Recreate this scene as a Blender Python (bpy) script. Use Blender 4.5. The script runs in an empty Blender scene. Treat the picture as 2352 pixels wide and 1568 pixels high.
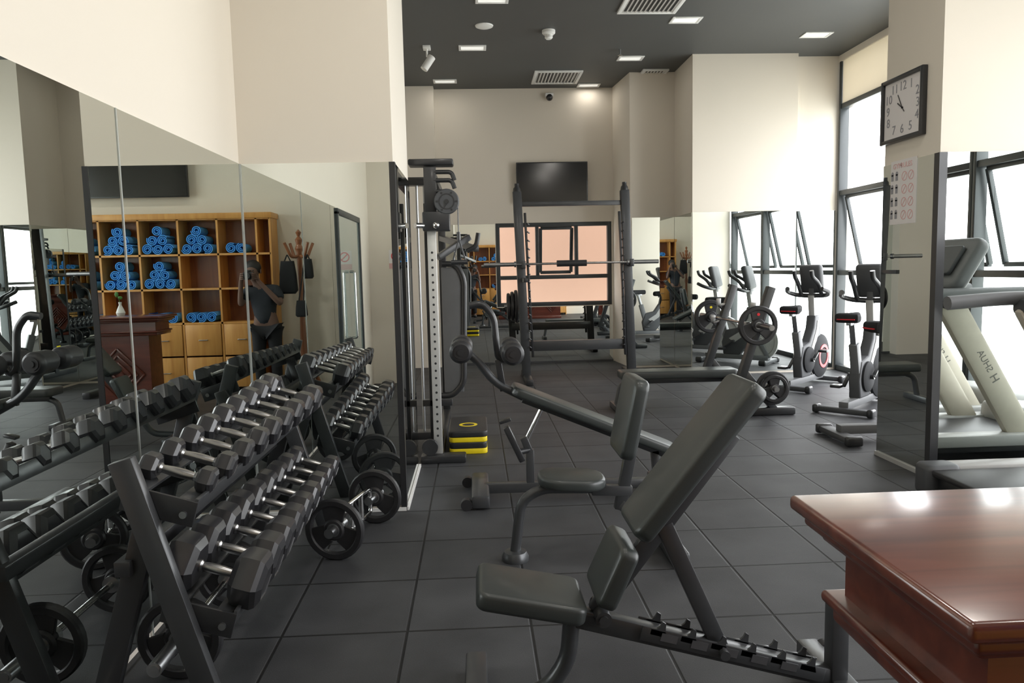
import bpy, bmesh, math, random
from mathutils import Vector, Matrix, Euler
random.seed(7)
R=math.radians
C=bpy.context.scene.collection
bpy.context.scene.view_settings.view_transform='Standard'
# ---------------------------------------------------------------- camera
F=1700.0; CX,CY=1176.0,784.0; VPX,VPY=1090.0,620.0; TILT=.022; H=1.44
d=Vector(((VPX-CX)/F,(CY-VPY)/F,-1.0))
u=Vector((-TILT,1.0,0.0)); u.z=-(u.x*d.x+u.y*d.y)/d.z
d.normalize(); u.normalize(); rr=d.cross(u)
CM=Matrix((rr,d,u))
cam=bpy.data.cameras.new('camera'); cam.sensor_width=36; cam.lens=36*F/2352; cam.clip_start=.02; cam.clip_end=200
co=bpy.data.objects.new('camera',cam); C.objects.link(co)
co.matrix_world=Matrix.Translation((0,0,H))@CM.to_4x4()
bpy.context.scene.camera=co
def W(px,py,X=None,Y=None,Z=None):
    v=CM@Vector(((px-CX)/F,(CY-py)/F,-1.0))
    t=(Z-H)/v.z if Z is not None else (Y/v.y if Y is not None else X/v.x)
    return Vector((0,0,H))+v*t
# ---------------------------------------------------------------- materials
def nt(name):
    m=bpy.data.materials.new(name); m.use_nodes=True
    return m,m.node_tree.nodes,m.node_tree.links,m.node_tree.nodes['Principled BSDF']
def mat(name,col,rough=.5,metal=0.0,var=.12,scale=18.0,bump=0.0,bscale=200.0,coat=0.0,emit=0.0,spec=.5):
    m,N,L,b=nt(name)
    tc=N.new('ShaderNodeTexCoord'); no=N.new('ShaderNodeTexNoise'); no.inputs['Scale'].default_value=scale
    L.new(tc.outputs['Object'],no.inputs['Vector'])
    mx=N.new('ShaderNodeMix'); mx.data_type='RGBA'
    mx.inputs[6].default_value=(*[c*(1-var) for c in col],1); mx.inputs[7].default_value=(*[min(1,c*(1+var)) for c in col],1)
    L.new(no.outputs['Fac'],mx.inputs[0]); L.new(mx.outputs[2],b.inputs['Base Color'])
    b.inputs['Roughness'].default_value=rough; b.inputs['Metallic'].default_value=metal
    b.inputs['Specular IOR Level'].default_value=spec
    b.inputs['Coat Weight'].default_value=coat; b.inputs['Coat Roughness'].default_value=.15
    if emit:
        L.new(mx.outputs[2],b.inputs['Emission Color']); b.inputs['Emission Strength'].default_value=emit
    if bump:
        n2=N.new('ShaderNodeTexNoise'); n2.inputs['Scale'].default_value=bscale; L.new(tc.outputs['Object'],n2.inputs['Vector'])
        bp=N.new('ShaderNodeBump'); bp.inputs['Strength'].default_value=bump; bp.inputs['Distance'].default_value=.004
        L.new(n2.outputs['Fac'],bp.inputs['Height']); L.new(bp.outputs['Normal'],b.inputs['Normal'])
    return m
def woodmat(name,c1,c2,rough,coat,scale=(1.2,14,14),crough=.15):
    m,N,L,b=nt(name)
    tc=N.new('ShaderNodeTexCoord'); mp=N.new('ShaderNodeMapping'); mp.inputs['Scale'].default_value=scale
    no=N.new('ShaderNodeTexNoise'); no.inputs['Scale'].default_value=1.6; no.inputs['Detail'].default_value=6; no.inputs['Distortion'].default_value=.6
    cr=N.new('ShaderNodeValToRGB'); cr.color_ramp.elements[0].color=(*c1,1); cr.color_ramp.elements[1].color=(*c2,1)
    cr.color_ramp.elements[0].position=.3; cr.color_ramp.elements[1].position=.7
    L.new(tc.outputs['Object'],mp.inputs['Vector']); L.new(mp.outputs['Vector'],no.inputs['Vector']); L.new(no.outputs['Fac'],cr.inputs['Fac'])
    L.new(cr.outputs['Color'],b.inputs['Base Color']); b.inputs['Roughness'].default_value=rough
    b.inputs['Coat Weight'].default_value=coat; b.inputs['Coat Roughness'].default_value=crough
    return m
def floormat():
    m,N,L,b=nt('rubber_tiles')
    g=N.new('ShaderNodeNewGeometry'); sp=N.new('ShaderNodeSeparateXYZ'); L.new(g.outputs['Position'],sp.inputs[0])
    def ma(op,a,bv=None):
        n=N.new('ShaderNodeMath'); n.operation=op
        if isinstance(a,(int,float)): n.inputs[0].default_value=a
        else: L.new(a,n.inputs[0])
        if bv is not None:
            if isinstance(bv,(int,float)): n.inputs[1].default_value=bv
            else: L.new(bv,n.inputs[1])
        return n.outputs[0]
    def cell(o,ph): return ma('ADD',ma('DIVIDE',ma('SUBTRACT',o,ph),.5),100.0)
    def line(o,ph):
        x=ma('ADD',cell(o,ph),.5); x=ma('FRACT',x); x=ma('SUBTRACT',x,.5); x=ma('ABSOLUTE',x)
        return ma('MULTIPLY',x,.5)
    dist=ma('MINIMUM',line(sp.outputs['X'],-.31),line(sp.outputs['Y'],2.87))
    gr=N.new('ShaderNodeMapRange'); gr.inputs['From Min'].default_value=.003; gr.inputs['From Max'].default_value=.008
    L.new(dist,gr.inputs['Value'])
    cb=N.new('ShaderNodeCombineXYZ'); L.new(ma('FLOOR',cell(sp.outputs['X'],-.31)),cb.inputs[0]); L.new(ma('FLOOR',cell(sp.outputs['Y'],2.87)),cb.inputs[1])
    wn=N.new('ShaderNodeTexWhiteNoise'); L.new(cb.outputs[0],wn.inputs['Vector'])
    no=N.new('ShaderNodeTexNoise'); no.inputs['Scale'].default_value=3.0; no.inputs['Detail'].default_value=8; L.new(g.outputs['Position'],no.inputs['Vector'])
    n2=N.new('ShaderNodeTexNoise'); n2.inputs['Scale'].default_value=220.0; L.new(g.outputs['Position'],n2.inputs['Vector'])
    fac=ma('ADD',ma('ADD',ma('MULTIPLY',no.outputs['Fac'],.62),ma('MULTIPLY',n2.outputs['Fac'],.34)),ma('MULTIPLY',wn.outputs['Value'],.13))
    cr=N.new('ShaderNodeValToRGB'); cr.color_ramp.elements[0].color=(.026,.027,.030,1); cr.color_ramp.elements[1].color=(.062,.064,.069,1)
    cr.color_ramp.elements[0].position=.36; cr.color_ramp.elements[1].position=.76
    L.new(fac,cr.inputs['Fac'])
    mx=N.new('ShaderNodeMix'); mx.data_type='RGBA'; mx.inputs[6].default_value=(.003,.003,.0035,1)
    L.new(gr.outputs[0],mx.inputs[0]); L.new(cr.outputs['Color'],mx.inputs[7]); L.new(mx.outputs[2],b.inputs['Base Color'])
    b.inputs['Roughness'].default_value=.58; b.inputs['Specular IOR Level'].default_value=.45
    h=ma('ADD',ma('MULTIPLY',n2.outputs['Fac'],.18),gr.outputs[0])
    bp=N.new('ShaderNodeBump'); bp.inputs['Strength'].default_value=.6; bp.inputs['Distance'].default_value=.006
    L.new(h,bp.inputs['Height']); L.new(bp.outputs['Normal'],b.inputs['Normal'])
    return m
def mirrormat():
    m,N,L,b=nt('mirror_glass')
    tc=N.new('ShaderNodeTexCoord'); no=N.new('ShaderNodeTexNoise'); no.inputs['Scale'].default_value=1.0; L.new(tc.outputs['Object'],no.inputs['Vector'])
    mx=N.new('ShaderNodeMix'); mx.data_type='RGBA'; mx.inputs[6].default_value=(.72,.76,.735,1); mx.inputs[7].default_value=(.75,.785,.76,1)
    L.new(no.outputs['Fac'],mx.inputs[0]); L.new(mx.outputs[2],b.inputs['Base Color'])
    b.inputs['Metallic'].default_value=1; b.inputs['Roughness'].default_value=0.0
    return m
def glassmat():
    m,N,L,b=nt('tinted_glass')
    b.inputs['Roughness'].default_value=.03; b.inputs['Coat Weight'].default_value=1
    no=N.new('ShaderNodeTexNoise'); no.inputs['Scale'].default_value=2; cr=N.new('ShaderNodeValToRGB')
    cr.color_ramp.elements[0].color=(.24,.30,.27,1); cr.color_ramp.elements[1].color=(.32,.38,.34,1); L.new(no.outputs['Fac'],cr.inputs['Fac']); L.new(cr.outputs['Color'],b.inputs['Base Color'])
    return m
def blindmat():
    m,N,L,b=nt('blind_fabric')
    no=N.new('ShaderNodeTexNoise'); no.inputs['Scale'].default_value=80; cr=N.new('ShaderNodeValToRGB')
    cr.color_ramp.elements[0].color=(.74,.70,.62,1); cr.color_ramp.elements[1].color=(.80,.76,.68,1); L.new(no.outputs['Fac'],cr.inputs['Fac']); L.new(cr.outputs['Color'],b.inputs['Base Color'])
    b.inputs['Roughness'].default_value=.8
    t=N.new('ShaderNodeBsdfTranslucent'); t.inputs['Color'].default_value=(.72,.67,.57,1)
    ms=N.new('ShaderNodeMixShader'); ms.inputs[0].default_value=.35
    out=[n for n in N if n.type=='OUTPUT_MATERIAL'][0]
    L.new(b.outputs[0],ms.inputs[1]); L.new(t.outputs[0],ms.inputs[2]); L.new(ms.outputs[0],out.inputs['Surface'])
    return m
FLOOR=floormat(); MIRROR=mirrormat(); GLASS=glassmat(); BLIND=blindmat()
WALL=mat('cream_paint',(.715,.66,.57),.7,var=.015,scale=2,bump=.03,bscale=300)
CEIL=mat('charcoal_paint',(.070,.074,.073),.55,var=.06,scale=1.5)
VINYL=mat('black_vinyl',(.035,.0405,.0392),.40,var=.15,scale=6,bump=.06,bscale=500,coat=.12)
BLACK=mat('black_powder_coat',(.023,.024,.026),.36,var=.1,coat=.2)
MATTE=mat('matte_black_plastic',(.022,.023,.025),.75,var=.1,spec=.2)
GREY=mat('graphite_frame',(.064,.067,.071),.35,metal=.4,var=.1,coat=.2)
STEEL=mat('brushed_steel',(.40,.41,.42),.33,metal=1,var=.08,scale=40)
SILVER=mat('pale_silver_column',(.62,.62,.60),.38,metal=.55,var=.06,scale=40)
CHROME=mat('chrome',(.68,.68,.68),.16,metal=1,var=.03)
HANDLE=mat('knurled_steel',(.40,.40,.40),.28,metal=1,var=.15,scale=300)
RUBBER=mat('black_rubber',(.021,.021,.023),.45,var=.2,scale=30,bump=.05)
HEXR=mat('hex_rubber',(.023,.023,.026),.34,var=.12,scale=25,bump=.03,coat=.35)
YELLOW=mat('yellow_plastic',(.85,.66,.01),.45,var=.05)
RED=mat('red_paint',(.65,.02,.03),.4,var=.05)
PALERED=mat('faded_red_print',(.66,.40,.39),.6,var=.05)
PALEGREY=mat('faded_grey_print',(.28,.28,.30),.6,var=.05)
WHITE=mat('white_plastic',(.8,.8,.78),.45,var=.03)
PAPER=mat('white_paper',(.74,.71,.70),.7,var=.02)
LGREY=mat('light_grey_plastic',(.36,.36,.35),.45,var=.05)
MGREY=mat('mid_grey_plastic',(.13,.135,.14),.5,var=.05)
INK=mat('soft_grey_lettering',(.17,.165,.15),.6,var=.05)
BEIGE=mat('champagne_metal',(.50,.46,.38),.42,metal=.1,var=.05)
DGREY=mat('dark_grey_plastic',(.060,.063,.068),.5,var=.08)
SCREEN=mat('screen_glass',(.006,.006,.007),.12,var=.05,coat=.4)
FRAME=mat('dark_aluminium',(.048,.055,.058),.4,metal=.2,var=.08)
TOWEL=mat('blue_towel',(.07,.33,.85),.9,var=.25,scale=60,bump=.4,bscale=300)
ORANGEW=woodmat('honey_wood',(.54,.25,.06),(.70,.36,.10),.45,.2,(10,10,1.2))
MAHOG=woodmat('mahogany',(.085,.015,.009),(.155,.036,.020),.3,.7)
MAHTOP=woodmat('polished_mahogany_lit',(.09,.020,.012),(.19,.052,.030),.3,1.0,(1.5,14,14),.14)  # base colour lightened to carry window sheen on the desk top
BROWNW=woodmat('brown_wood',(.20,.07,.03),(.30,.11,.04),.4,.4,(12,12,1.2))
PEACH=mat('peach_render',(.30,.195,.145),.8,var=.03,scale=.7)
LAMP=mat('lamp_diffuser',(.95,.95,.9),.5,var=.01,emit=.5)
SKIN=mat('skin',(.16,.09,.066),.7,var=.08)
SHIRT=mat('dark_tshirt',(.022,.026,.034),.85,var=.15,scale=20,bump=.1)
PANTS=mat('black_trousers',(.012,.012,.015),.85,var=.15)
HAIR=mat('black_hair',(.012,.01,.009),.6,var=.2,scale=60)
GREEN=mat('green_leaf',(.08,.25,.05),.5,var=.2)
SILVERTRIM=mat('mirror_edge',(.55,.58,.56),.25,metal=.6,var=.03)
# ---------------------------------------------------------------- mesh builder
def frame_from(x,up):
    x=x.normalized(); up=Vector(up)
    y=up.cross(x)
    if y.length<1e-4: y=Vector((0,1,0)).cross(x) if abs(x.y)<.9 else Vector((1,0,0)).cross(x)
    y.normalize(); z=x.cross(y)
    return Matrix((x,y,z)).transposed()
class MB:
    def __init__(s): s.bm=bmesh.new()
    def add(s,t,mx=None):
        if mx is not None: t.transform(mx)
        me=bpy.data.meshes.new('tmp'); t.to_mesh(me); t.free(); s.bm.from_mesh(me); bpy.data.meshes.remove(me); return s
    def box(s,c,size,rot=None,bev=0,seg=2):
        t=bmesh.new(); bmesh.ops.create_cube(t,size=1)
        for v in t.verts: v.co=Vector((v.co.x*size[0],v.co.y*size[1],v.co.z*size[2]))
        if bev: bmesh.ops.bevel(t,geom=t.edges[:],offset=bev,segments=seg,profile=.5,affect='EDGES')
        mx=Matrix.Translation(c)
        if rot is not None: mx=mx@(rot.to_matrix() if isinstance(rot,Euler) else rot).to_4x4()
        return s.add(t,mx)
    def ext(s,x0,x1,y0,y1,z0,z1,bev=0,seg=2):
        return s.box(((x0+x1)/2,(y0+y1)/2,(z0+z1)/2),(abs(x1-x0),abs(y1-y0),abs(z1-z0)),bev=bev,seg=seg)
    def bar(s,p0,p1,w,h,up=(0,0,1),bev=.004,seg=2):
        p0=Vector(p0);p1=Vector(p1)
        return s.box((p0+p1)/2,((p1-p0).length,w,h),frame_from(p1-p0,up),bev,seg)
    def cyl(s,p0,p1,r,r2=None,seg=18):
        p0=Vector(p0);p1=Vector(p1);t=bmesh.new()
        bmesh.ops.create_cone(t,cap_ends=True,cap_tris=False,segments=seg,radius1=r,radius2=r if r2 is None else r2,depth=(p1-p0).length)
        q=(p1-p0).to_track_quat('Z','Y').to_matrix().to_4x4()
        return s.add(t,Matrix.Translation((p0+p1)/2)@q)
    def sphere(s,c,r,sc=(1,1,1),seg=16):
        t=bmesh.new(); bmesh.ops.create_uvsphere(t,u_segments=seg,v_segments=max(6,seg//2+2),radius=r)
        return s.add(t,Matrix.Translation(c)@Matrix.Diagonal((*sc,1)))
    def sweep(s,pts,prof,up=(0,0,1),closed=False):
        pts=[Vector(p) for p in pts]; n=len(pts); t=bmesh.new(); rings=[]; prev=None
        for i,p in enumerate(pts):
            if closed: tg=pts[(i+1)%n]-pts[i-1]
            else: tg=pts[min(i+1,n-1)]-pts[max(i-1,0)]
            tg.normalize()
            if prev is None: fm=frame_from(tg,up); y=fm.col[1].copy()
            else:
                y=prev-tg*prev.dot(tg); y.normalize()
            z=tg.cross(y); prev=y
            rings.append([t.verts.new(p+y*a+z*b) for a,b in prof])
        k=len(prof)
        for i in range(n if closed else n-1):
            A=rings[i];B=rings[(i+1)%n]
            for j in range(k): t.faces.new((A[j],A[(j+1)%k],B[(j+1)%k],B[j]))
        if not closed: t.faces.new(list(reversed(rings[0]))); t.faces.new(rings[-1])
        bmesh.ops.recalc_face_normals(t,faces=t.faces[:])
        return s.add(t)
    def tube(s,pts,r,fil=.05,seg=12,up=(0,0,1),closed=False,w=None):
        P=fillet(pts,fil) if not closed else [Vector(p) for p in pts]
        prof=[(r*math.cos(2*math.pi*i/seg),r*math.sin(2*math.pi*i/seg)) for i in range(seg)]
        if w: prof=[(-w[0]/2,-w[1]/2),(w[0]/2,-w[1]/2),(w[0]/2,w[1]/2),(-w[0]/2,w[1]/2)]
        return s.sweep(P,prof,up,closed)
    def lathe(s,prof,mx=None,seg=24,a0=0.0):
        t=bmesh.new(); rings=[]
        for r,z in prof:
            if r<1e-5: rings.append([t.verts.new((0,0,z))])
            else: rings.append([t.verts.new((r*math.cos(a0+2*math.pi*i/seg),r*math.sin(a0+2*math.pi*i/seg),z)) for i in range(seg)])
        for A,B in zip(rings,rings[1:]):
            for i in range(seg):
                j=(i+1)%seg
                if len(A)==1 and len(B)==1: continue
                if len(A)==1: t.faces.new((A[0],B[i],B[j]))
                elif len(B)==1: t.faces.new((A[i],A[j],B[0]))
                else: t.faces.new((A[i],A[j],B[j],B[i]))
        bmesh.ops.recalc_face_normals(t,faces=t.faces[:])
        return s.add(t,mx)
    def prism(s,poly,z0,z1,mx=None,bev=0,seg=3):
        t=bmesh.new(); a=[t.verts.new((x,y,z0)) for x,y in poly]; b=[t.verts.new((x,y,z1)) for x,y in poly]
        f0=t.faces.new(list(reversed(a))); f1=t.faces.new(b); n=len(poly)
        for i in range(n): t.faces.new((a[i],a[(i+1)%n],b[(i+1)%n],b[i]))
        bmesh.ops.recalc_face_normals(t,faces=t.faces[:])
        if bev:
            es=list(set(list(f0.edges)+list(f1.edges)))
            bmesh.ops.bevel(t,geom=es,offset=bev,segments=seg,profile=.5,affect='EDGES')
        return s.add(t,mx)
    def pad(s,p0,p1,w,th,cr=.04,bev=.018,up=(0,0,1)):
        p0=Vector(p0);p1=Vector(p1);L=(p1-p0).length
        return s.prism(rrect(L,w,cr),-th/2,th/2,Matrix.Translation((p0+p1)/2)@frame_from(p1-p0,up).to_4x4(),bev)
    def text(s,body,size,mx,ext=.0008):
        cu=bpy.data.curves.new('txt','FONT'); cu.body=body; cu.size=size; cu.extrude=ext; cu.align_x='CENTER'; cu.align_y='CENTER'; cu.resolution_u=3
        ob=bpy.data.objects.new('txt',cu); C.objects.link(ob); bpy.context.view_layer.update()
        me=ob.evaluated_get(bpy.context.evaluated_depsgraph_get()).to_mesh()
        t=bmesh.new(); t.from_mesh(me); bpy.data.objects.remove(ob); bpy.data.curves.remove(cu)
        return s.add(t,mx)
    def build(s,name,m,parent=None,ang=35,org=None):
        me=bpy.data.meshes.new(name)
        o0=org if org is not None else (ORG.get(parent.name,Vector((0,0,0))) if parent else None)
        if o0 is not None: s.bm.transform(Matrix.Translation(-Vector(o0)))
        s.bm.to_mesh(me); s.bm.free(); me.materials.append(m)
        for p in me.polygons: p.use_smooth=True
        me.set_sharp_from_angle(angle=R(ang))
        o=bpy.data.objects.new(name,me); C.objects.link(o)
        if parent: o.parent=parent; ORG[o.name]=Vector(o0)
        elif org is not None: o.location=org; ORG[o.name]=Vector(org)
        return o
def rrect(L,w,cr,n=5):
    cr=min(cr,L/2-.001,w/2-.001); out=[]
    for cx,cy,a in ((L/2-cr,w/2-cr,0),(-L/2+cr,w/2-cr,90),(-L/2+cr,-w/2+cr,180),(L/2-cr,-w/2+cr,270)):
        for i in range(n+1):
            q=R(a+90*i/n); out.append((cx+cr*math.cos(q),cy+cr*math.sin(q)))
    return out
def fillet(pts,f,n=5):
    pts=[Vector(p) for p in pts]; out=[pts[0]]
    for i in range(1,len(pts)-1):
        p=pts[i];a=pts[i-1]-p;b=pts[i+1]-p;fa=min(f,a.length*.45,b.length*.45)
        A=p+a.normalized()*fa;B=p+b.normalized()*fa
        for k in range(n+1):
            q=k/n; out.append(A*(1-q)**2+p*2*q*(1-q)+B*q*q)
    out.append(pts[-1]); return out
ORG={}
def tag(o,label,cat,group=None):
    o['label']=label;o['category']=cat
    if group:o['group']=group
    return o
def thing(name,label,cat,loc=(0,0,0),group=None,world=True):
    o=bpy.data.objects.new(name,None); C.objects.link(o); o.empty_display_size=.1
    o.location=loc; ORG[o.name]=Vector(loc) if world else Vector((0,0,0))
    return tag(o,label,cat,group)
def struct(b,name,m,parent=None):
    o=b.build(name,m,parent)
    if not parent:o['kind']='structure'
    return o
def dup(root,loc,rotz=0,label=None,group=None):
    r=root.copy(); C.objects.link(r); r.location=loc; r.rotation_euler=(0,0,rotz)
    if label:r['label']=label
    if group:r['group']=group
    for ch in list(root.children):
        c=ch.copy(); C.objects.link(c); c.parent=r
        for g in list(ch.children):
            e=g.copy(); C.objects.link(e); e.parent=c
    return r
AX=Matrix.Rotation(R(-90),4,'X')    # lathe z -> +y
AXX=Matrix.Rotation(R(90),4,'Y')    # lathe z -> +x
XZ=Matrix.Rotation(R(90),4,'X')     # (x,y,z)->(x,-z,y)
# ---------------------------------------------------------------- room shell
XL,CLX,CY0,CY1=-1.33,-.45,4.4,5.4
XR,YF,YB,ZC,MT,ML=4.8,11.25,-.8,4.1,2.12,2.075
b=MB(); b.ext(-1.7,5.0,-1.0,11.6,-.1,0); struct(b,'floor',FLOOR)
b=MB(); b.ext(-1.7,5.0,-1.0,11.6,ZC,ZC+.1); struct(b,'ceiling',CEIL)
b=MB(); b.ext(XL-.2,XL-.008,YB,11.5,0,ZC); struct(b,'wall_left',WALL)
b=MB(); b.ext(XL-.008,CLX-.008,CY0+.008,CY1,0,ZC); struct(b,'wall_left_pillar',WALL)
b=MB(); b.ext(XL,-.53,11.05,YF,0,ZC); struct(b,'wall_far_pilaster',WALL)
WX0=W(1140,600,Y=YF).x; WX1=2.09; WZ0=.87; WZ1=2.13
b=MB()
b.ext(XL-.2,WX0,YF,YF+.2,0,ZC); b.ext(WX0,WX1,YF,YF+.2,WZ1,ZC); b.ext(WX0,WX1,YF,YF+.2,0,WZ0); b.ext(WX1,2.13,YF,YF+.2,0,ZC)
struct(b,'wall_far',WALL)
b=MB(); b.prism([(2.12,YF+.2),(2.12,YF),(2.2,10.4),(2.83,10.4),(2.83,9.55),(4.2,9.55),(4.2,9.70),(5.0,9.70),(5.0,YF+.2)],0,ZC)
struct(b,'wall_far_right',WALL)
b=MB(); b.ext(XL-.2,5.0,YB-.2,YB,0,ZC); struct(b,'wall_back',WALL)
b=MB(); b.ext(XR,XR+.2,YB,9.70,4.02,ZC); struct(b,'wall_right',WALL)
b=MB(); b.ext(2.97+.008,XR,4.658,5.3,0,ZC); struct(b,'wall_right_pillar',WALL)
b=MB(); b.ext(-1.5,5.5,13.0,13.2,-1,5.0); struct(b,'wall_outside',PEACH)
# windows on the right
bays=[(9.68,8.2),(8.2,6.85),(6.85,5.35),(4.6,3.7),(3.7,2.3),(2.3,.9),(.9,-.78)]
for i,(ya,yb) in enumerate(bays):
    b=MB(); w=.045
    for y in (ya-w/2-.005,yb+w/2+.005): b.box((XR+.06,y,2.01),(.12,w,4.02),bev=.004)
    for z in (.04,1.30,2.34,3.45): b.box((XR+.06,(ya+yb)/2,z),(.1,ya-yb-2*w,.065),bev=.004)
    o=struct(b,'window_%d'%(i+1),FRAME)
    b=MB(); th=R(13); hz=2.29; L=.93; y0,y1=yb+.11,ya-.11
    rot=Matrix.Rotation(-th,3,'Y')
    def cp(y,s): return Vector((XR+.08,y,hz))+rot@Vector((0,0,-s))
    b.bar(cp(y0,0),cp(y0,L),.045,.04,(0,1,0));b.bar(cp(y1,0),cp(y1,L),.045,.04,(0,1,0))
    b.bar(cp(y0,0),cp(y1,0),.045,.045);b.bar(cp(y0,L),cp(y1,L),.045,.045)
    b.build('casement',FRAME,o)
    b=MB(); b.ext(XR+.02,XR+.026,yb+.06,ya-.06,3.48,4.02); b.build('roller_blind',BLIND,o)
# far window
b=MB(); fy=YF+.06
for x in (WX0+.03,WX1-.03): b.box((x,fy,(WZ0+WZ1)/2),(.06,.1,WZ1-WZ0),bev=.004)
for z in (WZ0+.03,1.31,WZ1-.03): b.box(((WX0+WX1)/2,fy,z),(WX1-WX0-.12,.1,.06),bev=.004)
xa=W(1235,600,Y=YF).x; xb=W(1325,600,Y=YF).x
for x in (xa,xb): b.box((x,fy,1.71),(.05,.1,.74),bev=.004)
o=struct(b,'window_8',FRAME)
b=MB(); ya=fy+.04
for x in (xa+.06,xb-.06): b.bar((x,ya,2.05),(x,ya+.16,1.38),.05,.04,(0,1,0))
b.bar((xa+.06,ya,2.05),(xb-.06,ya,2.05),.04,.05); b.bar((xa+.06,ya+.16,1.38),(xb-.06,ya+.16,1.38),.04,.05)
b.build('casement',FRAME,o)
# mirrors
def mirror(x0,x1,y0,y1,label,z0=.03,z1=MT):
    b=MB(); b.ext(x0,x1,y0,y1,z0,z1)
    return tag(b.build('wall_mirror',MIRROR,org=((x0+x1)/2,(y0+y1)/2,z0)),label,'mirror')
S1=W(290,600,X=XL).y
mirror(XL-.008,XL,S1+.004,CY0,'left wall mirror panel between the bright seam and the pillar corner, behind the dumbbell rack',z1=ML)
mirror(XL-.008,XL,1.75,S1-.004,'left wall mirror panel at the left edge of the photo, nearest the camera',z1=ML)
mirror(XL-.008,XL,1.47,1.742,'narrow wall mirror panel beside the glass door',z1=ML)
mirror(XL,CLX-.03,CY0,CY0+.008,'mirror on the front of the left pillar reflecting the far end of the dumbbell rack',z1=ML)
mirror(CLX-.008,CLX,CY0+.05,CY1,'narrow mirror on the side of the left pillar facing the benches',z1=ML)
mirror(-.53,WX0-.01,YF-.008,YF,'mirror strip on the far wall left of the peach window')
mirror(WX0-.01,2.1,YF-.008,YF,'low mirror on the far wall under the peach window',z1=WZ0-.01)
mirror(2.22,2.82,10.392,10.4,'mirror on the recessed far wall beside the pale column')
mirror(2.822,2.83,9.56,10.39,'mirror on the left side of the pale far column')
mirror(2.83,4.19,9.542,9.55,'mirror on the front of the pale far column behind the exercise bikes')
mirror(4.21,4.79,9.692,9.70,'narrow mirror in the far corner by the windows')
mirror(2.97,2.978,4.70,5.3,'mirror on the left side of the right pillar under the clock')
mirror(3.02,XR-.02,4.65,4.658,'mirror on the front of the right pillar reflecting the treadmill')
b=MB(); b.box((XL+.001,S1,ML/2),(.004,.008,ML)); struct(b,'trim_1',SILVERTRIM)
b=MB(); b.box((XL+.003,CY0-.003,ML/2),(.006,.006,ML)); struct(b,'trim_4',SILVERTRIM)
b=MB(); b.ext(CLX-.03,CLX+.004,CY0-.004,CY0+.05,0,ML); struct(b,'trim_2',BLACK)
b=MB(); b.ext(2.966,3.02,4.645,4.70,0,MT); struct(b,'trim_3',BLACK)
b=MB(); b.ext(CLX,CLX+.016,CY0+.0,CY1,0,.02); b.ext(XL,CLX,CY0-.012,CY0,0,.02); struct(b,'baseboard_left',WHITE)
b=MB(); b.ext(-.53,2.1,YF-.02,YF,0,.03); struct(b,'baseboard_far',DGREY)
b=MB(); b.ext(2.955,2.97,4.65,5.3,0,.03); struct(b,'baseboard_right',LGREY)
# glass door on the left wall near the camera
b=MB()
for y in (.08,1.43): b.box((XL+.0,y,1.02),(.04,.05,2.04),bev=.004)
b.box((XL,.755,2.04),(.04,1.40,.06),bev=.004); o=struct(b,'door_1',FRAME)
b=MB(); b.ext(XL-.006,XL+.004,.105,1.405,.02,2.01); b.build('door_glass',GLASS,o)
b=MB(); b.tube([(XL+.01,.85,.75),(XL+.06,.85,.75),(XL+.06,.85,1.45),(XL+.01,.85,1.45)],.014,.02); b.build('door_handle',CHROME,o)
# ---------------------------------------------------------------- dumbbell rack
RT=R(17); YN,YFAR=2.32,4.08
UC=Vector((-1.015,0,.750)); LC=Vector((-.915,0,.375))
rk=thing('dumbbell_rack','black two tier slanted dumbbell rack along the left mirror wall','rack',(-1.0,3.2,0))
for y in (YN,YFAR):
    b=MB(); b.bar((-.865,y,.0),(-1.115,y,.875),.075,.04,(0,1,0),.004); b.build('front_leg',GREY,rk)
    b=MB(); b.bar((-1.265,y+.045,.0),(-1.05,y+.045,.72),.075,.04,(0,1,0),.004); b.build('rear_leg',BLACK,rk)
tx=Vector((math.cos(RT),0,-math.sin(RT))); tn=Vector((math.sin(RT),0,math.cos(RT)))
for cc,nm in ((UC,'upper'),(LC,'lower')):
    b=MB()
    for s in (-.075,.075):
        c=cc+tx*s-tn*.006; b.bar(c+Vector((0,YN+.03,0)),c+Vector((0,YFAR-.03,0)),.05,.012,tn,.002)
    c=cc+tx*.112-tn*.012; b.bar(c+Vector((0,YN+.03,0)),c+Vector((0,YFAR-.03,0)),.012,.055,tn,.002)
    c=cc-tx*.112+tn*.012; b.bar(c+Vector((0,YN+.03,0)),c+Vector((0,YFAR-.03,0)),.012,.055,tn,.002)
    o=b.build('tier',GREY,rk)
    for y in (YN+.028,YFAR-.028):
        b=MB(); c=cc-tn*.035+tx*.01; b.bar(c-tx*.125+Vector((0,y,0)),c+tx*.11+Vector((0,y,0)),.012,.085,tn,.003); q=b.build('bracket',BLACK,o)
        e=-.01 if y<3 else .01
        b=MB(); c=cc-tn*.04+tx*.085+Vector((0,y,0)); b.cyl(c,c+Vector((0,e*1.6,0)),.012,seg=12); b.build('bolt',STEEL,o)
b=MB(); b.bar((-1.14,YN,.52),(-1.14,YFAR,.52),.05,.05); b.build('crossbar',BLACK,rk)
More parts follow.
